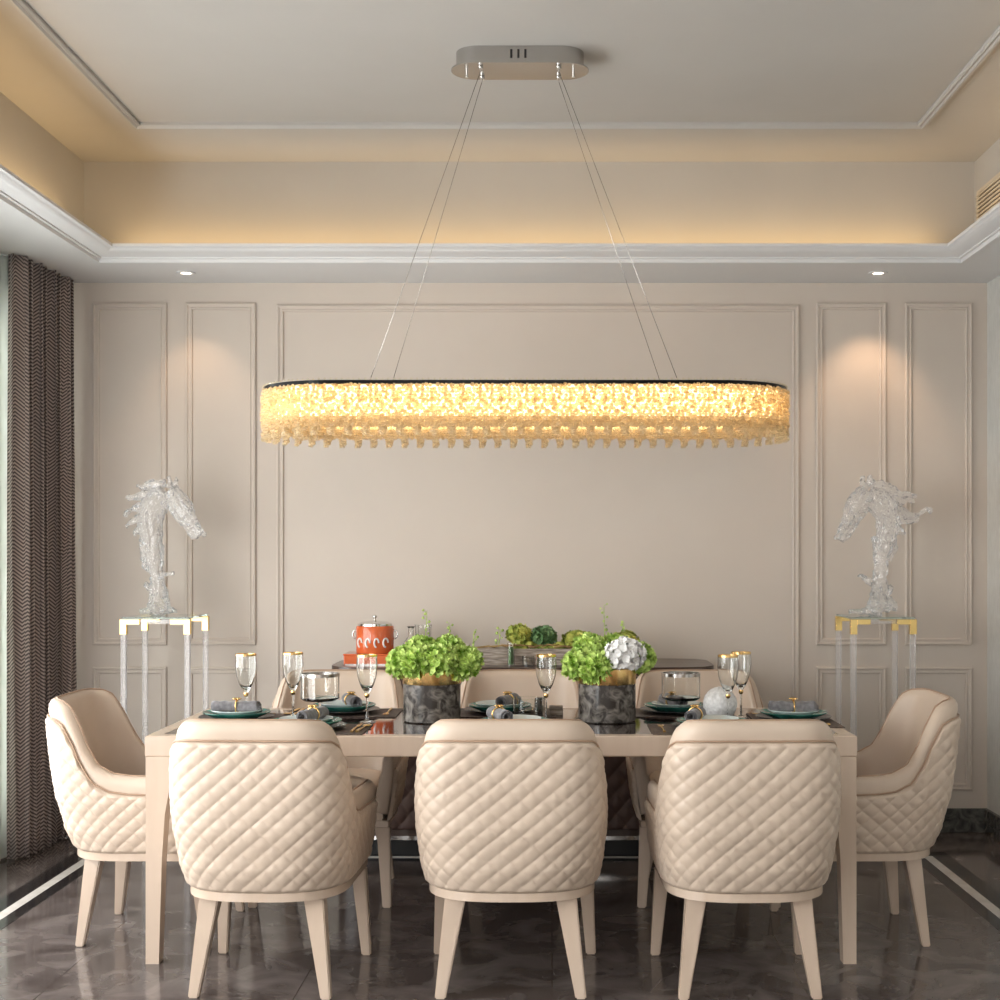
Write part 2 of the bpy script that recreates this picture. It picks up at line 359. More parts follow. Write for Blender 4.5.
cloth('sheer_curtain', (-2.49, 3.0), (-2.468, 6.36), 34, .010, .012, ZS-.002, 'sheer', 'pale translucent sheer curtain hanging at the far left edge', n=700, rows=6)

# ------------------------------------------------------------------ dining chair
def chair_w(z): return interp([(.33, .272), (.42, .288), (.52, .298), (.62, .300), (.72, .294), (.80, .283), (.90, .268)], z)
def chair_yb(z): return interp([(.33, -.305), (.42, -.335), (.55, -.362), (.70, -.378), (.90, -.400)], z)
NEZ = [(.33, 2.7), (.45, 3.3), (.62, 4.2), (.78, 5.0)]; YS = -.06; YFR = .235
def planp(q, z, ins=0):
    """q in [-1,1] round the U; ins = inward offset"""
    wd = chair_w(z)-ins; d = -chair_yb(z)+YS-ins; a = abs(q); sg = 1 if q >= 0 else -1
    ne = interp(NEZ, z)
    if a > .5: return Vector((sg*wd, YS+(YFR-YS)*(a-.5)*2, z))
    a *= 2; a = a**(ne/2)/(a**(ne/2)+(1-a)**(ne/2)); ph = a*PI/2
    return Vector((sg*wd*math.sin(ph)**(2/ne), YS-d*math.cos(ph)**(2/ne), z))
# arclength table at mid height
_q = [i/400 for i in range(401)]; _s = [0]
for a, b in zip(_q, _q[1:]): _s.append(_s[-1]+(planp(b, .6)-planp(a, .6)).length)
SL = _s[-1]
def q_at(s):
    sg = 1 if s >= 0 else -1; s = min(abs(s), SL); lo, hi = 0, 400
    while hi-lo > 1:
        mid = (lo+hi)//2
        if _s[mid] <= s: lo = mid
        else: hi = mid
    return sg*(_q[lo]+(_q[hi]-_q[lo])*(s-_s[lo])/max(1e-9, _s[hi]-_s[lo]))
HT = [(-.45, .878), (-.375, .875), (-.325, .868), (-.29, .850), (-.255, .785), (-.22, .705), (-.175, .645), (-.11, .618), (-.04, .61), (.24, .60)]
def rim(q): return interp(HT, planp(q, .72).y)
def make_chair(label, group):
    t = thing('dining_chair', label, 'chair', group=group)
    # quilted outer shell
    NU, NV = 330, 116; bm = bmesh.new(); P = []; z0 = .336; Q = [q_at(-SL+2*SL*j/NU) for j in range(NU+1)]
    for i in range(NV+1):
        row = []
        for j in range(NU+1):
            s = -SL+2*SL*j/NU; q = Q[j]
            zt = rim(q)-.062; z = z0+(zt-z0)*i/NV
            p = planp(q, z); e = .004
            q0, q1 = Q[max(0, j-1)], Q[min(NU, j+1)]
            tg = planp(q1, z)-planp(q0, z); nr = Vector((tg.y, -tg.x, 0)); nr.normalize()
            g = abs(math.sin(PI*(s/.067+z/.055)))*abs(math.sin(PI*(s/.067-z/.055)))
            edge = min(1, (zt-z)/.014, (z-z0)/.012, (SL-abs(s))/.012)
            edge = max(0, edge)**.5
            row.append(p+nr*(-.011+.011*edge+.0072*(g**.36)*edge))
        P.append(row)
    def inn(row, k): # row offset inward for the lip
        out = []
        for j, p in enumerate(row):
            q0, q1 = Q[max(0, j-1)], Q[min(NU, j+1)]
            tg = planp(q1, p.z)-planp(q0, p.z); nr = Vector((tg.y, -tg.x, 0)); nr.normalize(); out.append(p-nr*k)
        return out
    P = [inn(P[0], .02)]+P+[inn(P[-1], .012)]
    grid(bm, P); link('quilted_shell', bm, 'leather', t, smooth='all')
    # inner pad with the rounded rim
    bm = bmesh.new(); NP = 96; rings = []
    def section(q, shrink=1, push=0):
        zt = rim(q); th = .052; pts = []
        prof = [(.013, .36), (.012, .45), (.0105, (zt-.05)*.6+.45*.4), (.009, zt-.06), (.008, zt-.04), (.010, zt-.02), (.017, zt-.007), (.027, zt), (.038, zt-.002), (.048, zt-.010), (.054, zt-.028),
                (.058, zt-.07), (.066, .5), (.072, .43), (.070, .37)]
        for off, z in prof:
            p = planp(q, z, off); pts.append(p)
        if shrink != 1 or push:
            c = sum(pts, Vector())/len(pts)
            pts = [c+(p-c)*shrink+Vector((0, push, 0)) for p in pts]
        return pts
    for j in range(NP+1): rings.append(section(q_at(-SL+2*SL*j/NP)))
    rings = [section(-1, .55, .018), section(-1, .85, .014), section(-1, .97, .006)]+rings+[section(1, .97, .006), section(1, .85, .014), section(1, .55, .018)]
    V = grid(bm, [r+[r[0]] for r in rings]); bmesh.ops.remove_doubles(bm, verts=bm.verts, dist=1e-5)
    bm.verts.ensure_lookup_table()
    bmesh.ops.holes_fill(bm, edges=[e for e in bm.edges if e.is_boundary], sides=0)
    link('inner_pad', bm, 'leather', t, smooth='all')
    # piping along both rims
    bm = bmesh.new()
    tube(bm, [planp(q_at(-SL+2*SL*j/90), rim(q_at(-SL+2*SL*j/90))+.0005, .036) for j in range(91)], .0032, 6)
    link('rim_piping', bm, 'piping', t, smooth='all')
    bm = bmesh.new()
    tube(bm, [planp(q_at(-SL+2*SL*j/90), rim(q_at(-SL+2*SL*j/90))-.060, .003) for j in range(91)], .0032, 6)
    link('shell_piping', bm, 'piping', t, smooth='all')
    # seat cushion
    bm = bmesh.new(); rows = []
    def outl(ins, z): 
        L = [planp(q_at(-SL+2*SL*j/60), .42, .076+ins) for j in range(61)]
        L = [Vector((p.x, p.y-(ins if p.y > .1 else 0), z)) for p in L]
        a, b = L[-1], L[0]
        fr = [a.lerp(b, k/10)+Vector((0, .022*math.sin(PI*k/10), 0)) for k in range(1, 10)]
        return L+fr
    for ins, z in ((.01, .395), (0, .405), (0, .44), (.004, .455), (.014, .466), (.035, .472), (.08, .476), (.14, .479), (.19, .48)): rows.append(outl(ins, z))
    V = grid(bm, rows, closed_u=True); bm.faces.new(V[0]); bm.faces.new(V[-1]); link('seat_cushion', bm, 'leather', t, smooth=True)
    def dplan(ins, yf, zz=.345):
        L = [planp(q_at(-SL+2*SL*j/48), zz, ins) for j in range(49)]
        L = [(p.x, min(p.y, yf)) for p in L]; return L
    link('seat_base', prism(dplan(.03, .225), .337, .398, bev=.004), 'leather', t, smooth=True)
    link('base_frame', prism(dplan(.008, .232), .310, .337, bev=.004), 'lacquer', t, smooth=True)
    def leg(xt, yt, xb, yb, wt, wb):
        bm = bmesh.new(); vs = []
        for x, y, z, h in ((xb, yb, 0, wb/2), (xt, yt, .31, wt/2)): vs.append([bm.verts.new((x+a*h, y+b*h*.9, z)) for a, b in ((-1, -1), (1, -1), (1, 1), (-1, 1))])
        bm.faces.new(vs[0][::-1]); bm.faces.new(vs[1])
        for k in range(4): bm.faces.new((vs[0][k], vs[0][(k+1) % 4], vs[1][(k+1) % 4], vs[1][k]))
        bmesh.ops.bevel(bm, geom=list(bm.edges), offset=.004, segments=2, affect='EDGES'); return bm
    for sx in (-1, 1):
        link('leg', leg(sx*.172, -.205, sx*.218, -.245, .066, .034), 'lacquer', t)
        link('leg', leg(sx*.242, .19, sx*.262, .235, .052, .034), 'lacquer', t)
    return t
c0 = make_chair('cream quilted dining chair seen from behind, nearest row, left of the three', 'dining chairs around the table')
XS = (-.895, -.128, .608)
lab = [((XS[0], 4.523, 0), -.04, 'cream quilted dining chair seen from behind, near side of the table, leftmost of three'),
       ((XS[1], 4.523, 0), 0, 'cream quilted dining chair seen from behind, near side of the table, middle of three'),
       ((XS[2], 4.515, 0), .02, 'cream quilted dining chair seen from behind, near side of the table, rightmost of three'),
       ((-.905, 5.62, 0), PI, 'cream dining chair on the far side of the table, in front of the orange jar'),
       ((-.130, 5.62, 0), PI, 'cream upholstered dining chair on the far side of the table, between the two flower vases'),
       ((.612, 5.62, 0), PI, 'cream upholstered dining chair on the far side of the table, behind the white ball'),
       ((-1.425, 5.07, 0), -PI/2, 'cream quilted dining chair at the left end of the table, beside the curtain'),
       ((1.08, 5.07, 0), PI/2, 'cream quilted dining chair at the right end of the table, by the right wall')]
for i, (loc, rz, lb) in enumerate(lab):
    c = put(c0 if i == 0 else copy_tree(c0), loc, rz, lb)
    c.scale = {0: (.95, 1, 1), 2: (.95, 1, 1), 6: (1, .95, .99), 7: (1, .95, .99)}.get(i, (1, 1, 1))

# ------------------------------------------------------------------ table
TX, TYc, TW, TD, TH = -.171, 5.055, 1.195, .425, .766
t = thing('dining_table', 'long cream lacquered dining table with a dark glossy inset top', 'table', (TX, TYc, 0))
bm = bmesh.new()
rect_sweep(-TW+.05, TW-.05, -TD+.05, TD-.05, [(0, TH-.07), (0, TH), (.046, TH), (.05, TH-.004), (.05, TH-.066), (.046, TH-.07)], closed=True, bm=bm)
link('table_frame', bm, 'lacquer', t)
link('table_top', bx(-TW+.05, TW-.05, -TD+.05, TD-.05, TH-.05, TH-.0005), 'darktop', t)
for sx in (-1, 1):
    for sy in (-1, 1):
        bm = bmesh.new(); rows = []
        for z, wx in ((0, .044), (.35, .054), (.50, .064), (.58, .078), (.63, .096), (.66, .118), (.68, .145), (TH-.07, .19)):
            xo = sx*(TW-.002); xi = xo-sx*wx; yo = sy*(TD-.002); yi = yo-sy*(.055+.02*z)
            rows.append([Vector((xo, yo, z)), Vector((xi, yo, z)), Vector((xi, yi, z)), Vector((xo, yi, z))])
        V = grid(bm, rows, closed_u=True); bm.faces.new(V[0]); bm.faces.new(V[-1]); link('leg', bm, 'lacquer', t)

# ------------------------------------------------------------------ sideboard
SX0, SX1, SY0, SY1 = -1.02, .75, 6.25, 6.80; SC = (SX0+SX1)/2
t = thing('sideboard', 'dark walnut sideboard with quilted leather doors against the back wall', 'sideboard', (SC, 6.52, 0))
hw = (SX1-SX0)/2
def sup(w_, d_, n=6, N=64): 
    out = []
    for i in range(N):
        a = 2*PI*i/N; c, s = math.cos(a), math.sin(a)
        out.append((w_*math.copysign(abs(c)**(2/n), c), d_*math.copysign(abs(s)**(2/n), s)))
    return out
link('sideboard_top', prism(sup(hw, .285), .838, .866, bev=.006), 'darkwood', t, smooth=True)
link('body', prism(sup(hw-.03, .262), .10, .838, bev=.003), 'darkwood', t, smooth=True)
link('plinth', prism(sup(hw-.09, .20), 0, .10), 'black', t, smooth=True)
link('chrome_strip', prism(sup(hw-.026, .266), .082, .10), 'chrome', t, smooth=True)
def quilt_panel(x0, x1, z0, z1, y, cw=.085, ch=.1):
    bm = bmesh.new(); P = []; nx, nz = int((x1-x0)/.006), int((z1-z0)/.006)
    for i in range(nz+1):
        z = z0+(z1-z0)*i/nz; row = []
        for j in range(nx+1):
            x = x0+(x1-x0)*j/nx; g = abs(math.sin(PI*(x/cw+z/ch)))*abs(math.sin(PI*(x/cw-z/ch)))
            e = 0 if i in (0, nz) or j in (0, nx) else 1
            row.append(Vector((x, y+(.012 if not e else -.002-.009*g**.4), z)))
        P.append(row)
    grid(bm, P); return bm
for k in range(3):
    a = -.66+k*.46
    d = link('door', quilt_panel(a+.008, a+.452, .125, .80, -.262), 'brownquilt', t, smooth='all')
    link('handle', bx(a+.400, a+.410, -.285, -.272, .40, .56, bev=.003), 'brass', d)
for k in range(9):     # carved band under the top
    bm = bmesh.new(); tube(bm, [(-.64+k*.16+.055*math.cos(b), -.2625, .817+.012*math.sin(b)) for b in [2*PI*i/16 for i in range(16)]], .003, 6, close=True)
    link('carved_ring', bm, 'piping', t, smooth='all')

# ------------------------------------------------------------------ chandelier
CX, CY, CZ = -.10, 5.18, 1.994
ch = thing('chandelier', 'long oval crystal chandelier glowing warm above the dining table', 'chandelier', (CX, CY, CZ-.178))
HL, HR = .685, .288
def oz(z): return z-(CZ-.178)
bm = bmesh.new()
oo, ii = stadium(HL, HR+.004), stadium(HL, HR-.05)
grid(bm, [[Vector((x, y, oz(z))) for x, y in pth] for pth, z in ((oo, CZ-.014), (oo, CZ), (ii, CZ), (ii, CZ-.014), (oo, CZ-.014))], closed_u=True)
bmesh.ops.remove_doubles(bm, verts=bm.verts, dist=1e-6); link('frame', bm, 'darkchrome', ch, smooth=True)
bm = bmesh.new()
o2, i2 = stadium(HL, HR-.018), stadium(HL, HR-.036)
grid(bm, [[Vector((x, y, oz(z))) for x, y in pth] for pth, z in ((o2, CZ-.123), (o2, CZ-.015), (i2, CZ-.015), (i2, CZ-.123), (o2, CZ-.123))], closed_u=True)
bmesh.ops.remove_doubles(bm, verts=bm.verts, dist=1e-6); link('led_diffuser', bm, 'led', ch, smooth=True)
def bead(bm, c, r, rr):
    res = bmesh.ops.create_icosphere(bm, subdivisions=1, radius=r)
    rot = Matrix.Rotation(rr.uniform(0, 6), 3, 'Z') @ Matrix.Rotation(rr.uniform(0, 6), 3, 'X')
    k = rr.uniform(.8, 1.25)
    for v in res['verts']: v.co = c+rot @ Vector((v.co.x, v.co.y, v.co.z*k))
def strand(bm, rr, long=False, M_=None):
    """hanging cluster in local coords: x tangent, y outward, z down from 0"""
    L = .152+(.010 if long else 0); z = -.030; vs0 = len(bm.verts)
    for k in range(int(L/.0115)):
        zz = -.018-k*.0115
        for e_ in (-.006, .006): bead(bm, Vector((e_+rr.uniform(-.003, .003), rr.uniform(-.050, -.040), zz)), rr.uniform(.0065, .0085), rr)
        for q_ in range(3):
            bead(bm, Vector((rr.uniform(-.011, .011), rr.uniform(-.004, .011) if q_ else rr.uniform(-.016, -.006), zz+rr.uniform(-.003, .003))), rr.uniform(.0055, .0085), rr)
    if long:
        for a in range(9): bead(bm, Vector((.009*math.cos(a*1.257), .009*math.sin(a*1.257), -.010-L-.009*(a//3))), .0075, rr)
    bead(bm, Vector((0, .004, .004)), .0045, rr)
    if M_:
        bm.verts.ensure_lookup_table()
        for v in bm.verts[vs0:]: v.co = M_ @ v.co
protos = []
for k in range(6):
    bm = bmesh.new(); strand(bm, random.Random(k+10), long=(k >= 4))
    bmesh.ops.recalc_face_normals(bm, faces=bm.faces); me = bpy.data.meshes.new('crystal_strand'); bm.to_mesh(me); bm.free(); me.materials.append(M['bead']); protos.append(me)
sp = stadium(HL, HR, step=.0205)
order = sorted(range(len(sp)), key=lambda i: sp[i][1]*1.0)
near = set(order[:100]); stuff = bmesh.new()
for i, (x, y, nx, ny) in enumerate(sp):
    ang = math.atan2(ny, nx)-PI/2; long = i % 3 == 0
    mt = Matrix.Translation((x, y, oz(CZ))) @ Matrix.Rotation(ang, 4, 'Z')
    if i in near:
        o = bpy.data.objects.new('crystal_strand', protos[4+i % 2 if long else R.randrange(4)]); C.objects.link(o); o.parent = ch
        o.matrix_local = mt
    else:
        me = protos[4+i % 2 if long else R.randrange(4)].copy(); me.transform(mt); stuff.from_mesh(me); bpy.data.meshes.remove(me)
o = link('crystal_strands', stuff, 'bead', ch); o['kind'] = 'stuff'
# suspension wires to the canopy
can = thing('ceiling_canopy', 'flat oval satin metal ceiling canopy holding the chandelier wires', 'ceiling canopy', (CX-.02, 5.18, ZC-.066))
link('housing', prism(stadium(.155, .085), .004, .066), 'satin', can, smooth=True)
link('cover_plate', prism(stadium(.165, .093), 0, .005, bev=.001), 'satin', can, smooth=True)
for k in range(3): link('vent_slot', bx(-.034+k*.026, -.026+k*.026, -.0862, -.0848, .020, .052), 'black', can)
for sx in (-1, 1):
    bm = lathe([(0, -.022), (.006, -.022), (.006, -.018), (.004, -.016), (.004, 0), (0, 0)], 12); link('fixing_screw', bm, 'chrome', can, True).location = (sx*.20, 0, 0)
    for sy in (-1, 1):
        bm = lathe([(0, -.020), (.003, -.020), (.004, -.013), (.008, -.012), (.010, -.004), (.008, 0), (0, 0)], 14)
        link('wire_grip', bm, 'chrome', can, True).location = (sx*.145, sy*.055, 0)
        a = Vector((CX-.02+sx*.145, 5.18+sy*.055, ZC-.084)); b = Vector((CX+sx*.55, CY+sy*(HR-.02), CZ-.004))
        bm = bmesh.new(); tube(bm, [a-Vector(ch.location), b-Vector(ch.location)], .0011, 6); link('suspension_wire', bm, 'satin', ch, smooth='all')

# ------------------------------------------------------------------ glass pedestals with crystal horse heads
def pedestal(loc, label, wd=.32, dp=.36, h=1.088):
    t = thing('pedestal_table', label, 'pedestal', loc, 0, 'acrylic pedestals')
    link('glass_top', bx(-wd/2+.006, wd/2-.006, -dp/2+.006, dp/2-.006, h-.006, h+.004, bev=.002), 'topglass', t)
    for sx in (-1, 1):
        for sy in (-1, 1):
            x, y = sx*(wd/2-.015), sy*(dp/2-.015)
            link('leg', bx(x-.012, x+.012, y-.012, y+.012, 0, h-.06, bev=.002), 'acrylic', t)
            bm = bmesh.new(); box(bm, x-.015, x+.015, y-.015, y+.015, h-.075, h-.006, bev=.001)
            xa, xb = sorted((x-sx*.0145, x-sx*.075)); box(bm, xa, xb, y-.0145, y+.0145, h-.03, h-.006, bev=.001)
            link('corner_bracket', bm, 'brass', t)
    for sy in (-1, 1): link('rail', bx(-wd/2+.09, wd/2-.09, sy*(dp/2-.015)-.01, sy*(dp/2-.015)+.01, h-.026, h-.008), 'acrylic', t)
pedestal((-1.805, 6.45, 0), 'tall clear acrylic pedestal with gold corners by the curtain')
pedestal((1.508, 6.45, 0), 'tall clear acrylic pedestal with gold corners near the right wall', wd=.30)
def limb(bm, pts, n=10):
    """tapered capsule chain"""
    P = [Vector(p[:3]) for p in pts]; rr = [p[3] for p in pts]; pp = []; r2 = []
    for i in range(len(P)-1):
        for k in range(5):
            t_ = k/5
            p0, p1, p2, p3 = P[max(i-1, 0)], P[i], P[i+1], P[min(i+2, len(P)-1)]
            pp.append(.5*((2*p1)+(p2-p0)*t_+(2*p0-5*p1+4*p2-p3)*t_**2+(3*p1-p0-3*p2+p3)*t_**3)); r2.append(rr[i]+(rr[i+1]-rr[i])*t_)
    pp.append(P[-1]); r2.append(rr[-1]); tube(bm, pp, r2, n)
def horse(name, label, loc, limbs, ox, oy, flip, seed):
    bm = bmesh.new(); rr = random.Random(seed); S = 1/214
    def W(p): return ((p[0]-ox)*S, 0, (oy-p[1])*S, p[2]*(1.32 if p[2] > .011 else 1.1))
    for L in limbs:
        limb(bm, [W(p) for p in L])
        for k in range(9 if max(p[2] for p in L) > .02 else 2):     # flowing strands over every mass
            a = rr.uniform(0, 6.28); pts = []
            for p in L:
                q = W(p); a += rr.uniform(-.5, .5); r = q[3]*.95
                pts.append((q[0]+math.cos(a)*r, q[1]+math.sin(a)*r, q[2]+rr.uniform(-.006, .006), rr.uniform(.005, .009)))
            if len(pts) > 1: limb(bm, pts, 8)
    o = link(name, bm, 'crystal', smooth='all'); o.location = loc
    m = o.modifiers.new('r', 'REMESH'); m.mode = 'VOXEL'; m.voxel_size = .004; m.use_smooth_shade = True
    tx = bpy.data.textures.new('flow', 'CLOUDS'); tx.noise_scale = .028; tx.noise_depth = 1
    d = o.modifiers.new('d', 'DISPLACE'); d.texture = tx; d.strength = .016; d.mid_level = .5; d.texture_coords = 'LOCAL'
    t2 = bpy.data.textures.new('ripple', 'CLOUDS'); t2.noise_scale = .010; t2.noise_depth = 0
    d = o.modifiers.new('d2', 'DISPLACE'); d.texture = t2; d.strength = .006; d.mid_level = .5; d.texture_coords = 'LOCAL'
    return tag(o, label, 'sculpture')
RH = [[(866, 494, .032), (857, 507, .040), (850, 522, .030), (843, 534, .020), (839, 543, .018)],           # skull and muzzle
      [(862, 512, .022), (852, 528, .016), (843, 541, .014)],                                              # jaw
      [(866, 492, .012), (863, 486, .008), (864, 480, .003)], [(869, 490, .010), (869, 483, .006), (871, 478, .002)],
      [(868, 498, .040), (880, 506, .050), (887, 520, .045), (886, 540, .036), (882, 560, .024), (880, 580, .022), (880, 598, .032), (879, 612, .045)],
      [(876, 540, .016), (877, 560, .014), (878, 580, .014)],
      [(872, 488, .022), (884, 490, .022), (896, 496, .016), (907, 497, .010), (916, 499, .004)],
      [(888, 497, .018), (900, 504, .014), (908, 503, .008), (914, 505, .003)],
      [(886, 508, .024), (900, 514, .018), (912, 519, .014), (918, 517, .010), (924, 513, .005), (929, 512, .005), (931, 515, .003)],
      [(892, 522, .016), (904, 524, .013), (914, 524, .006), (918, 521, .003)],
      [(890, 525, .024), (899, 534, .014), (904, 537, .004)], [(890, 540, .018), (894, 552, .010), (889, 563, .004)],
      [(880, 592, .018), (871, 586, .014), (864, 580, .010), (858, 578, .004)],
      [(880, 612, .03), (865, 614, .012), (850, 615, .005)], [(880, 606, .025), (890, 604, .018), (896, 613, .008)], [(880, 600, .02), (890, 592, .012), (892, 588, .004)]]
LH = [[(172, 494, .032), (181, 506, .038), (188, 518, .030), (196, 530, .021), (202, 538, .017)],
      [(176, 510, .022), (186, 526, .015), (197, 540, .012)],
      [(171, 490, .010), (172, 484, .006), (171, 479, .002)], [(175, 491, .010), (178, 485, .005), (179, 481, .002)],
      [(168, 496, .038), (158, 506, .048), (152, 520, .044), (153, 540, .036), (156, 560, .028), (158, 578, .020), (160, 595, .030), (160, 611, .042)],
      [(146, 535, .016), (145, 552, .013), (146, 568, .012), (149, 574, .005)],
      [(166, 488, .02), (154, 487, .018), (144, 490, .010), (138, 489, .003)],
      [(156, 498, .022), (143, 498, .016), (133, 501, .010), (129, 500, .005)],
      [(152, 508, .022), (140, 510, .016), (131, 514, .009), (127, 519, .003)],
      [(150, 518, .022), (138, 523, .015), (131, 526, .008), (128, 529, .003)],
      [(150, 526, .02), (141, 532, .014), (136, 538, .004)],
      [(160, 577, .014), (168, 577, .008), (175, 576, .003)], [(158, 590, .02), (151, 590, .014), (149, 586, .005)],
      [(160, 612, .03), (150, 614, .012), (142, 614, .004)], [(160, 612, .03), (170, 613, .012), (178, 614, .004)]]
horse('horse_sculpture', 'clear crystal horse head sculpture facing right, on the left pedestal', (-1.84, 6.45, 1.098), LH, 160, 617, 1, 4)
horse('horse_sculpture', 'clear crystal horse head sculpture facing left, on the right pedestal', (1.52, 6.45, 1.098), RH, 877, 617, 1, 9)

# ------------------------------------------------------------------ tableware
TT = TH
def pos(px, Y): return ((px-552)*Y/1380)
def plate(name, r, h, m, z, x, y, label, group):
    prof = [(0, 0), (r*.6, 0), (r*.66, h*.15), (r*.97, h*.85), (r, h), (r*.99, h+.0015), (r*.95, h*.95), (r*.64, h*.15+.003), (r*.6, .003), (0, .003)]
    o = link(name, lathe(prof, 48), m, smooth=True, loc=(x, y, z)); return tag(o, label, 'plate', group)
def make_flute():
    t = thing('champagne_flute', '', 'glass')
    H = .245
    out = [(.0, 0), (.030, 0), (.031, .002), (.012, .005), (.0045, .012), (.0038, .05), (.0042, .095), (.007, .105), (.016, .118), (.026, .138), (.035, .168), (.0385, .200), (.037, H)]
    inn = [(.0358, H), (.0373, .200), (.0338, .168), (.0245, .139), (.013, .121), (0, .113)]
    link('glass_bowl', lathe(out+inn, 28), 'glass', t, smooth=50)
    link('gold_rim', lathe([(.0374, H-.007), (.0376, H+.0006), (.0353, H+.0006), (.0355, H-.007)], 28, close=True), 'gold', t, True)
    link('gold_collar', lathe([(.0050, .088), (.0085, .093), (.0095, .098), (.0082, .104), (.0055, .099)], 16, close=True), 'gold', t, True)
    return t
f0 = make_flute(); fl = [(246, 5.06, 'champagne flute with gold rim, leftmost on the table'), (293, 5.13, 'champagne flute with gold rim, second from the left on the table'),
    (367, 5.02, 'champagne flute with gold rim just left of the left flower vase'), (546, 5.02, 'champagne flute with gold rim just left of the right flower vase'),
    (728, 5.00, 'champagne flute with gold rim in front of the white ball'), (741, 5.16, 'champagne flute with gold rim just right of the white ball')]
for i, (px, Y, lb) in enumerate(fl): put(f0 if i == 0 else copy_tree(f0), (pos(px, Y), Y, TT), 0, lb, 'champagne flutes on the table')
def make_goblet():
    t = thing('wide_goblet', '', 'glass'); r, H = .073, .162
    out = [(0, 0), (.038, 0), (.039, .002), (.012, .006), (.005, .012), (.0045, .045), (.010, .054), (r*.85, .060), (r, .068), (r, H)]
    inn = [(r-.004, H), (r-.004, .072), (r*.8, .066), (0, .064)]
    link('glass_bowl', lathe(out+inn, 32), 'glass', t, smooth=True)
    link('silver_rim', lathe([(r+.0005, H-.012), (r+.0005, H+.0005), (r-.0045, H+.0005), (r-.0045, H-.012)], 32, close=True), 'satin', t, True)
    return t
g0 = make_goblet()
put(g0, (pos(320, 5.20), 5.20, TT), 0, 'wide low glass goblet on the left half of the table, beside the second flute', 'wide goblets')
put(copy_tree(g0), (pos(681, 5.22), 5.22, TT), 0, 'wide low glass goblet right of the right flower vase', 'wide goblets')
r, H = .058, .085
o = link('glass_tumbler', lathe([(0, 0), (r-.004, 0), (r, .004), (r+.002, H), (r-.002, H), (r-.004, .010), (0, .010)], 32), 'glass', smooth=True, loc=(pos(529, 5.05), 5.05, TT)); tag(o, 'clear low glass tumbler at the table centre, behind the middle near chair', 'glass')
o = link('candle_holder', lathe([(0, 0), (.020, 0), (.022, .003), (.022, .072), (.019, .072), (.018, .05), (0, .05)], 24), 'marble', smooth=True, loc=(pos(541, 5.17), 5.17, TT)); tag(o, 'small grey cylindrical candle holder behind the clear tumbler', 'candle holder')
o = link('trinket_box', bx(-.026, .026, -.02, .02, 0, .036, bev=.003), 'rustic', loc=(pos(556, 5.24), 5.24, TT)); tag(o, 'tiny brown patterned box on the table between the vases', 'box')
# white ball
bm = bmesh.new(); bmesh.ops.create_icosphere(bm, subdivisions=5, radius=.061); rr = random.Random(2)
dirs = [Vector((rr.gauss(0, 1), rr.gauss(0, 1), rr.gauss(0, 1))).normalized() for _ in range(9)]
for v in bm.verts:
    n = v.co.normalized(); s = sum(abs(math.sin(14*n.dot(d)+i)) for i, d in enumerate(dirs))/9; v.co = n*(.0575+.007*s)
for v in bm.verts: v.co.z += .0605
o = link('decorative_ball', bm, 'wool', smooth='all', loc=(pos(720, 5.08), 5.08, TT)); tag(o, 'white textured decorative ball on the right half of the table', 'decorative ball')

# napkin roll, ring, cutlery prototypes (meshes)
def napkin_mesh():
    bm = bmesh.new(); P = []; N = 60
    pts = []
    for i in range(N+1):
        a = i/N*5.2*PI; r = .009+.015*i/N; pts.append((r*math.cos(a), r*math.sin(a)+.024))
    rows = []
    for k in range(15):
        x = -.085+.17*k/14; wv = .0015*math.sin(k*2.1); pin = 1-.13*math.exp(-((x)/.02)**2)
        rows.append([Vector((x+.006*math.sin(i*.2), p[0]*pin, .024+(p[1]-.024)*pin+wv)) for i, p in enumerate(pts)])
    grid(bm, rows); return bm
nap = link('napkin', napkin_mesh(), 'napkin', smooth='all'); md = nap.modifiers.new('s', 'SOLIDIFY'); md.thickness = .0022
def ring_bm():
    bm = bmesh.new(); tube(bm, [(0, .0245*math.cos(a), .024+.0245*math.sin(a)) for a in [2*PI*i/28 for i in range(28)]], .003, 8, close=True)
    for k in range(6):
        a = k*PI/3; tube(bm, [(0, 0, .0490), (.010*math.cos(a), .010*math.sin(a), .0545), (.017*math.cos(a), .017*math.sin(a), .0535)], [.002, .0048, .0015], 6)
    bmesh.ops.create_uvsphere(bm, u_segments=10, v_segments=6, radius=.0055, matrix=Matrix.Translation((0, 0, .053))); return bm
nring = link('napkin_ring', ring_bm(), 'gold', smooth='all')
def cut_bm(kind):
    bm = bmesh.new(); tube(bm, [(0, -.10, .003), (0, -.06, .0035), (0, .02, .003), (0, .045, .003)], [.0050, .0048, .0026, .003], 8)
    if kind == 'knife': box(bm, -.003, .008, .04, .125, .002, .0042, bev=.0008)
    elif kind == 'fork':
        box(bm, -.010, .010, .045, .065, .002, .004, bev=.0008)
        for k in range(4): box(bm, -.010+k*.0057, -.0072+k*.0057, .062, .105, .002, .004)
    else:
        r_ = bmesh.ops.create_uvsphere(bm, u_segments=12, v_segments=8, radius=1)
        for v in r_['verts']: v.co = Vector((v.co.x*.016, .068+v.co.y*.026, .0045+v.co.z*.0028))
    return bm
cut = {k: link(k, cut_bm(k), 'gold', smooth=True) for k in ('knife', 'fork', 'spoon')}
mats = bmesh.new(); box(mats, -.215, .215, -.145, .145, 0, .003, bev=.001); mat0 = link('placemat', mats, 'mat')
used = set()
def inst(o, loc, rz, label, cat, group):
    c = o if o.name not in used else o.copy()
    if o.name in used: C.objects.link(c)
    used.add(o.name); c.location = loc; c.rotation_euler = (0, 0, rz); return tag(c, label, cat, group)
pls = {}
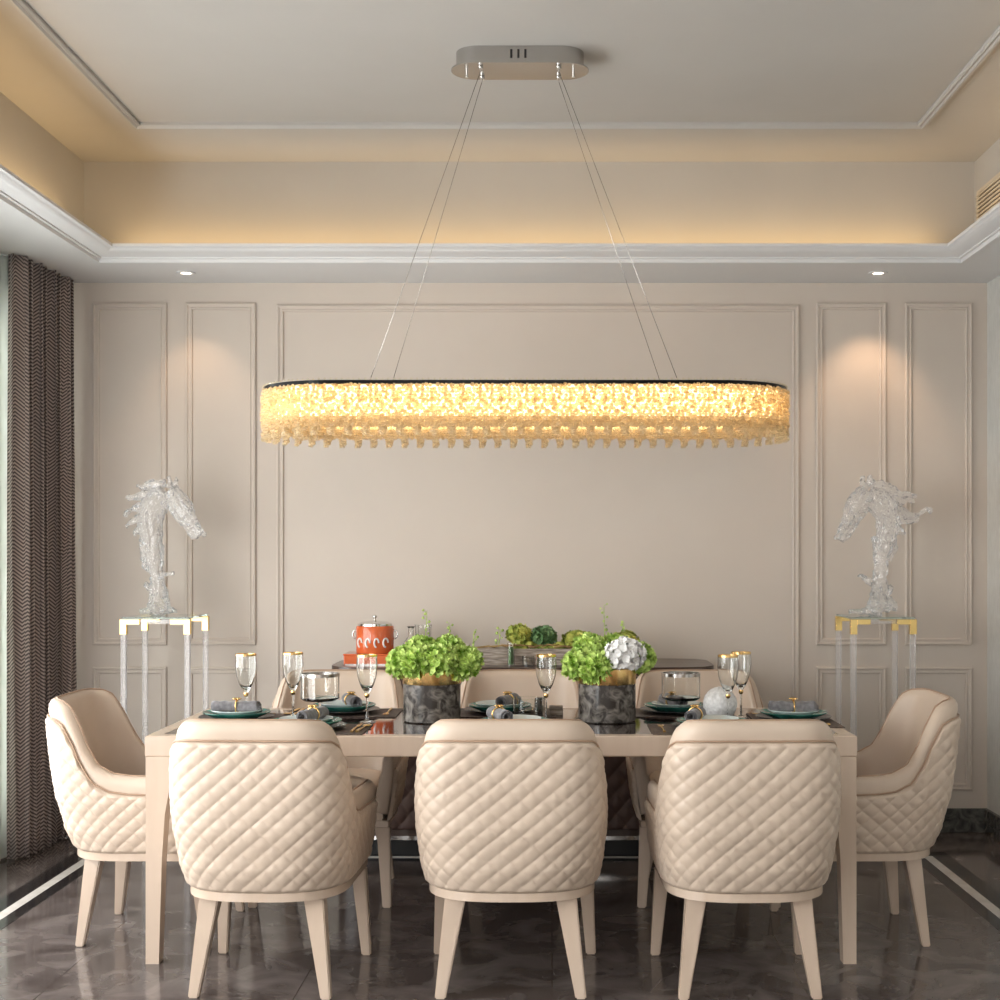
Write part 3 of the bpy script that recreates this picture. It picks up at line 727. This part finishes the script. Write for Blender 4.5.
SET = [(-.855, 4.80, 0, 'at the near left place on the table', (.02, .06)), (-.13, 4.80, 0, 'at the near middle place on the table', (-.055, .07)), (.555, 4.80, 0, 'at the near right place on the table', (-.055, .07)),
       (-.80, 5.30, PI, 'at the far left place on the table', (.03, -.03)), (-.20, 5.30, PI, 'at the far middle place on the table', (.03, -.02)), (.475, 5.30, PI, 'at the far right place on the table', (-.015, -.03)),
       (-1.155, 5.06, -PI/2, 'at the left end of the table', (0, 0)), (.885, 5.06, PI/2, 'at the right end of the table', (0, 0))]
for i, (x, y, rz, wh, nd_) in enumerate(SET):
    z = TT+.0002
    inst(mat0, (x, y, z), rz, 'brown woven placemat '+wh, 'placemat', 'placemats'); z += .0035
    for nm, r, h, m, lbn in (('charger_plate', .138, .014, 'darkplate', 'dark slate charger plate '), ('dinner_plate', .124, .024, 'teal', 'teal green dinner plate '), ('salad_plate', .094, .020, 'pale', 'pale aqua small plate ')):
        if nm not in pls: o = pls[nm] = plate(nm, r, h, m, z, x, y, '', nm)
        else: o = pls[nm].copy(); C.objects.link(o); o.location = (x, y, z)
        tag(o, lbn+wh, 'plate', lbn.strip()+'s'); z += .006 if nm == 'charger_plate' else .011 if nm == 'dinner_plate' else .006
    e = i >= 6
    a = 0 if e else (PI/2+(.35 if i % 2 else -.3))
    inst(nap, (x+nd_[0], y+nd_[1]*.3, z), a, 'rolled grey linen napkin '+wh, 'napkin', 'napkins')
    inst(nring, (x+nd_[0], y+nd_[1]*.3, z), a, 'gold flower napkin ring '+wh, 'napkin ring', 'napkin rings')
    co, si = math.cos(rz), math.sin(rz)
    for nm, dx in (('knife', .172), ('spoon', .197), ('fork', -.172)):
        inst(cut[nm], (x+dx*co, y+dx*si, TT+.0035), rz+(.0 if nm != 'spoon' else -.08), 'gold '+nm+' '+wh, 'cutlery', nm+'s')

# ------------------------------------------------------------------ vases with flowers
def make_vase(x, y, label):
    t = thing('flower_vase', label, 'vase', (x, y, TT), 0, 'marble vases')
    link('vase_body', lathe([(0, 0), (.100, 0), (.105, .004), (.105, .140), (.098, .140), (.098, .012), (0, .012)], 48), 'marble', t, 30)
    link('gold_band', lathe([(.1055, .138), (.1065, .140), (.1065, .194), (.104, .196), (.099, .194), (.099, .138)], 48, close=True), 'gold', t, 30)
VY = 5.06
make_vase(pos(432, VY), VY, 'grey marble vase with gold band holding only green flowers')
make_vase(pos(607, VY), VY, 'grey marble vase with gold band holding green and white flowers')
def flower_bm(r, n, pet, seed, squash=.8, curl=1):
    bm = bmesh.new(); rr = random.Random(seed)
    for i in range(n):
        zz = 1-1.75*(i+.5)/n; a = i*2.39996+rr.uniform(-.2, .2); rad = math.sqrt(max(0, 1-zz*zz))
        nr = Vector((rad*math.cos(a), rad*math.sin(a), zz)); c = Vector((nr.x*r, nr.y*r, nr.z*r*squash))*rr.uniform(.78, 1.07)
        t1 = nr.cross(Vector((rr.gauss(0, 1), rr.gauss(0, 1), rr.gauss(0, 1)))).normalized(); t2 = nr.cross(t1)
        for k in range(4):
            b = k*PI/2; d = t1*math.cos(b)+t2*math.sin(b); s = nr.cross(d); L = pet*rr.uniform(.8, 1.2)
            P = []
            for u in (0, .35, .7, 1):
                wv = L*.62*math.sin(PI*min(.97, u*.72+.14)); lift = L*(.50*u*u*curl+.1*rr.uniform(-1, 1))
                P.append([c+d*(L*u)+s*(wv*q)+nr*(lift+abs(q)*L*.22) for q in (-1, 0, 1)])
            grid(bm, P)
    bmesh.ops.create_icosphere(bm, subdivisions=2, radius=r*.78)
    return bm
green = link('green_hydrangea', flower_bm(.058, 120, .0145, 1, curl=2), 'petal', smooth='all')
green2 = link('green_hydrangea', flower_bm(.054, 110, .0155, 2, curl=2.4), 'petal', smooth='all')
def heads(vx, lst, side):
    global green
    for i, (dx, dy, dz, s, lb) in enumerate(lst):
        src = (green, green2)[i % 2]; key = src.name
        c = src if key not in used else src.copy()
        if key in used: C.objects.link(c)
        used.add(key); c.location = (vx+dx*.93, VY+dy, TT+dz-.014); c.scale = (s*.93,)*3; c.rotation_euler = (.3*dy/.06, .5*dx/.1, i*1.3)
        tag(c, lb, 'flower', 'green hydrangeas in the vases')
heads(pos(432, VY), [(-.112, -.02, .232, 1.0, 'lime green hydrangea head, far left in the all-green vase'), (-.045, -.075, .235, 1.0, 'lime green hydrangea head, front left in the all-green vase'),
                     (.035, -.075, .240, 1.05, 'lime green hydrangea head, front right in the all-green vase'), (.122, -.02, .228, 1.08, 'lime green hydrangea head, far right in the all-green vase'),
                     (.06, .03, .268, 1.0, 'lime green hydrangea head, back right in the all-green vase'), (-.05, .05, .265, 1.0, 'lime green hydrangea head, back left in the all-green vase')], 0)
vx = pos(607, VY)
heads(vx, [(-.112, -.03, .225, 1.0, 'lime green hydrangea head, far left in the vase with the white bloom'), (-.045, -.08, .215, 1.0, 'lime green hydrangea head, drooping at front left beside the white bloom'),
           (-.06, .03, .268, 1.1, 'lime green hydrangea head, back left in the vase with the white bloom'), (.03, .05, .272, 1.0, 'lime green hydrangea head, behind the white bloom'),
           (.125, .0, .245, .95, 'lime green hydrangea head, far right of the white bloom')], 1)
o = link('white_hydrangea', flower_bm(.064, 90, .016, 5, .85), 'wpetal', smooth='all', loc=(vx+.062, VY-.08, TT+.245)); tag(o, 'large white hydrangea head in the right vase', 'flower')

# ------------------------------------------------------------------ things on the sideboard
ST = .866
def sbx(px, Y): return pos(px, Y)
Y = 6.46; S_ = Y/1380
t = thing('orange_jar', 'orange enamel jar with chrome lid and side handles, on the sideboard', 'jar', (sbx(375, Y), Y, ST+.052))
link('jar_body', lathe([(0, 0), (.085, 0), (.088, .004), (.088, .120), (.084, .126), (0, .126)], 40), 'orange', t, True)
link('lid', lathe([(.080, .126), (.080, .136), (.060, .144), (.03, .149), (.008, .150), (.005, .160), (.010, .166), (.010, .172), (.004, .177), (0, .177)], 32), 'chrome', t, True)
for sx in (-1, 1):
    bm = bmesh.new(); tube(bm, [(sx*(.085+.020*math.sin(a)), 0, .085+.020*math.cos(a)) for a in [PI*i/10 for i in range(11)]], .004, 8); link('handle', bm, 'chrome', t, smooth='all')
for k in range(4):
    bm = bmesh.new(); cx = -.062+.04*k
    tube(bm, [(cx+.010*math.cos(a), -math.sqrt(max(.0001, .0895**2-(cx+.010*math.cos(a))**2)), .05+.020*math.sin(a)) for a in [2*PI*i/16 for i in range(13)]], .0045, 6); link('white_scroll', bm, 'whiteenamel', t, smooth='all')
t = thing('orange_box', 'low orange box with dark lid edge under the orange jar', 'box', (sbx(373, Y), Y, ST))
link('box_body', bx(-.125, .115, -.09, .09, 0, .044, bev=.004), 'orange', t); link('box_lid', bx(-.127, .117, -.092, .092, .044, .0515, bev=.002), 'orange', t)
link('metal_edge', bx(-.118, .108, -.0935, -.091, .0, .006), 'chrome', t)
Y = 6.50
o = link('glass_decanter', lathe([(0, 0), (.036, 0), (.040, .01), (.040, .09), (.014, .125), (.012, .165), (.020, .172), (.017, .172), (.009, .165), (.011, .126), (.036, .09), (.036, .012), (0, .012)], 28), 'glass', smooth='all', loc=(sbx(411, Y), Y, ST)); tag(o, 'clear glass decanter on the sideboard, right of the orange jar', 'decanter')
o = link('cut_glass_vase', lathe([(0, 0), (.030, 0), (.033, .01), (.04, .16), (.042, .175), (.038, .175), (.030, .014), (0, .014)], 12), 'glass', loc=(sbx(423, Y+.12), Y+.12, ST)); tag(o, 'tall flared clear glass vase standing behind the decanter', 'vase')
# long wooden trough with foliage
Y = 6.44; x0, x1 = sbx(472, Y)-.0, sbx(592, Y)
t = thing('wooden_trough', 'long rustic wooden trough with moss and leaves on the sideboard', 'planter', ((x0+x1)/2, Y, ST)); L = (x1-x0)/2
bm = rect_sweep(-L, L, -.06, .06, [(0, 0), (0, .075), (-.008, .075), (-.008, 0)], closed=True); box(bm, -L+.009, L-.009, -.051, .051, .001, .012); link('trough', bm, 'rustic', t)
link('middle_batten', bx(-L-.002, L+.002, -.064, -.0605, .030, .036), 'rustic', t)
bm = bmesh.new(); rr = random.Random(5)
for k in range(70):
    m = Matrix.Translation((rr.uniform(-L*.3, L*.97), rr.uniform(-.04, .04), .065+rr.uniform(0, .03))) @ Matrix.Diagonal((1, 1, .7, 1)); bmesh.ops.create_icosphere(bm, subdivisions=2, radius=rr.uniform(.012, .024), matrix=m)
o = link('moss', bm, 'moss', t, smooth='all'); o['kind'] = 'stuff'
for k in range(9):
    xx = -L+.02+k*.06; bm = bmesh.new()
    tube(bm, [(xx+.03*i+rr.uniform(-.006, .006), -.052+rr.uniform(-.008, .01), .080+rr.uniform(-.004, .014)) for i in range(4)], [.004, .005, .004, .002], 6); link('twig', bm, 'twig', t, smooth='all')
def bush(name, r, n, m, seed, loc, label, cat='plant', squash=.8, pet=.02):
    o = link(name, flower_bm(r, n, pet, seed, squash, .8), m, smooth='all', loc=loc); return tag(o, label, cat)
bush('succulent', .045, 40, 'moss', 21, (sbx(519, Y), Y, ST+.135), 'olive green round plant standing at the middle of the trough', pet=.024)
bush('succulent', .050, 45, 'succ', 22, (sbx(543, Y), Y, ST+.130), 'darker green round plant next to the olive one above the trough', squash=.6, pet=.026)
bush('foliage_bunch', .07, 60, 'moss', 23, (sbx(578, Y+.05), Y+.05, ST+.10), 'yellow green leaf bunch at the right end of the trough', squash=.55, pet=.024)
bush('foliage_bunch', .06, 50, 'moss', 24, (sbx(625, Y+.1), Y+.1, ST+.09), 'yellow green leaf bunch behind the right flower vase', squash=.8, pet=.022)
def jar(px, Y, r, h, m, label):
    t = thing('glass_jar', label, 'jar', (sbx(px, Y), Y, ST)); link('jar_glass', lathe([(0, 0), (r, 0), (r, h), (r-.003, h), (r-.003, .005), (0, .005)], 24), 'glass', t, 30)
    link('contents', lathe([(0, .006), (r-.005, .006), (r-.005, h*.8), (0, h*.85)], 20), m, t, 30)
jar(511, 6.345, .017, .105, 'succ', 'narrow glass jar filled with green leaves in front of the trough')
jar(528, 6.345, .026, .045, 'rustic', 'short glass jar in front of the wooden trough')
# thin sprigs
def sprig(px, py, Yy, seed, label):
    rr = random.Random(seed); x, top = pos(px, Yy), 1.37-(py-556)*Yy/1380
    t = thing('flower_sprig', label, 'plant', (x, Yy, ST)); H_ = top-ST
    bm = bmesh.new(); bend = rr.uniform(-.03, .03); P = [(bend*(1-k/6)**2*1.5, 0, H_*k/6) for k in range(7)]; tube(bm, P, [.0018]*6+[.0008], 5); link('stem', bm, 'petal', t, smooth='all')
    bm = bmesh.new()
    for k in range(7):
        u = .55+.45*k/6; px_ = bend*(1-u)**2*1.5; c = Vector((px_+rr.uniform(-.018, .018), rr.uniform(-.015, .015), H_*u)); 
        bmesh.ops.create_icosphere(bm, subdivisions=1, radius=rr.uniform(.004, .009), matrix=Matrix.Translation(c))
        tube(bm, [(px_, 0, H_*u-.01), tuple(c)], .0008, 4)
    link('blossoms', bm, 'petal', t)
for px, py, yy, sd, lb in ((427, 610, 6.55, 1, 'tall thin green sprig behind the left flower vase, by the decanter'), (449, 622, 6.58, 2, 'thin green sprig directly behind the left flower vase'),
                       (474, 630, 6.6, 3, 'short thin green sprig just right of the left flower vase'), (500, 628, 6.6, 4, 'thin green sprig left of the olive round plant'),
                       (604, 604, 6.6, 5, 'tallest thin green sprig, behind the right flower vase'), (624, 622, 6.62, 6, 'thin green sprig at the right of the right flower vase')):
    sprig(px, py, yy, sd, lb)
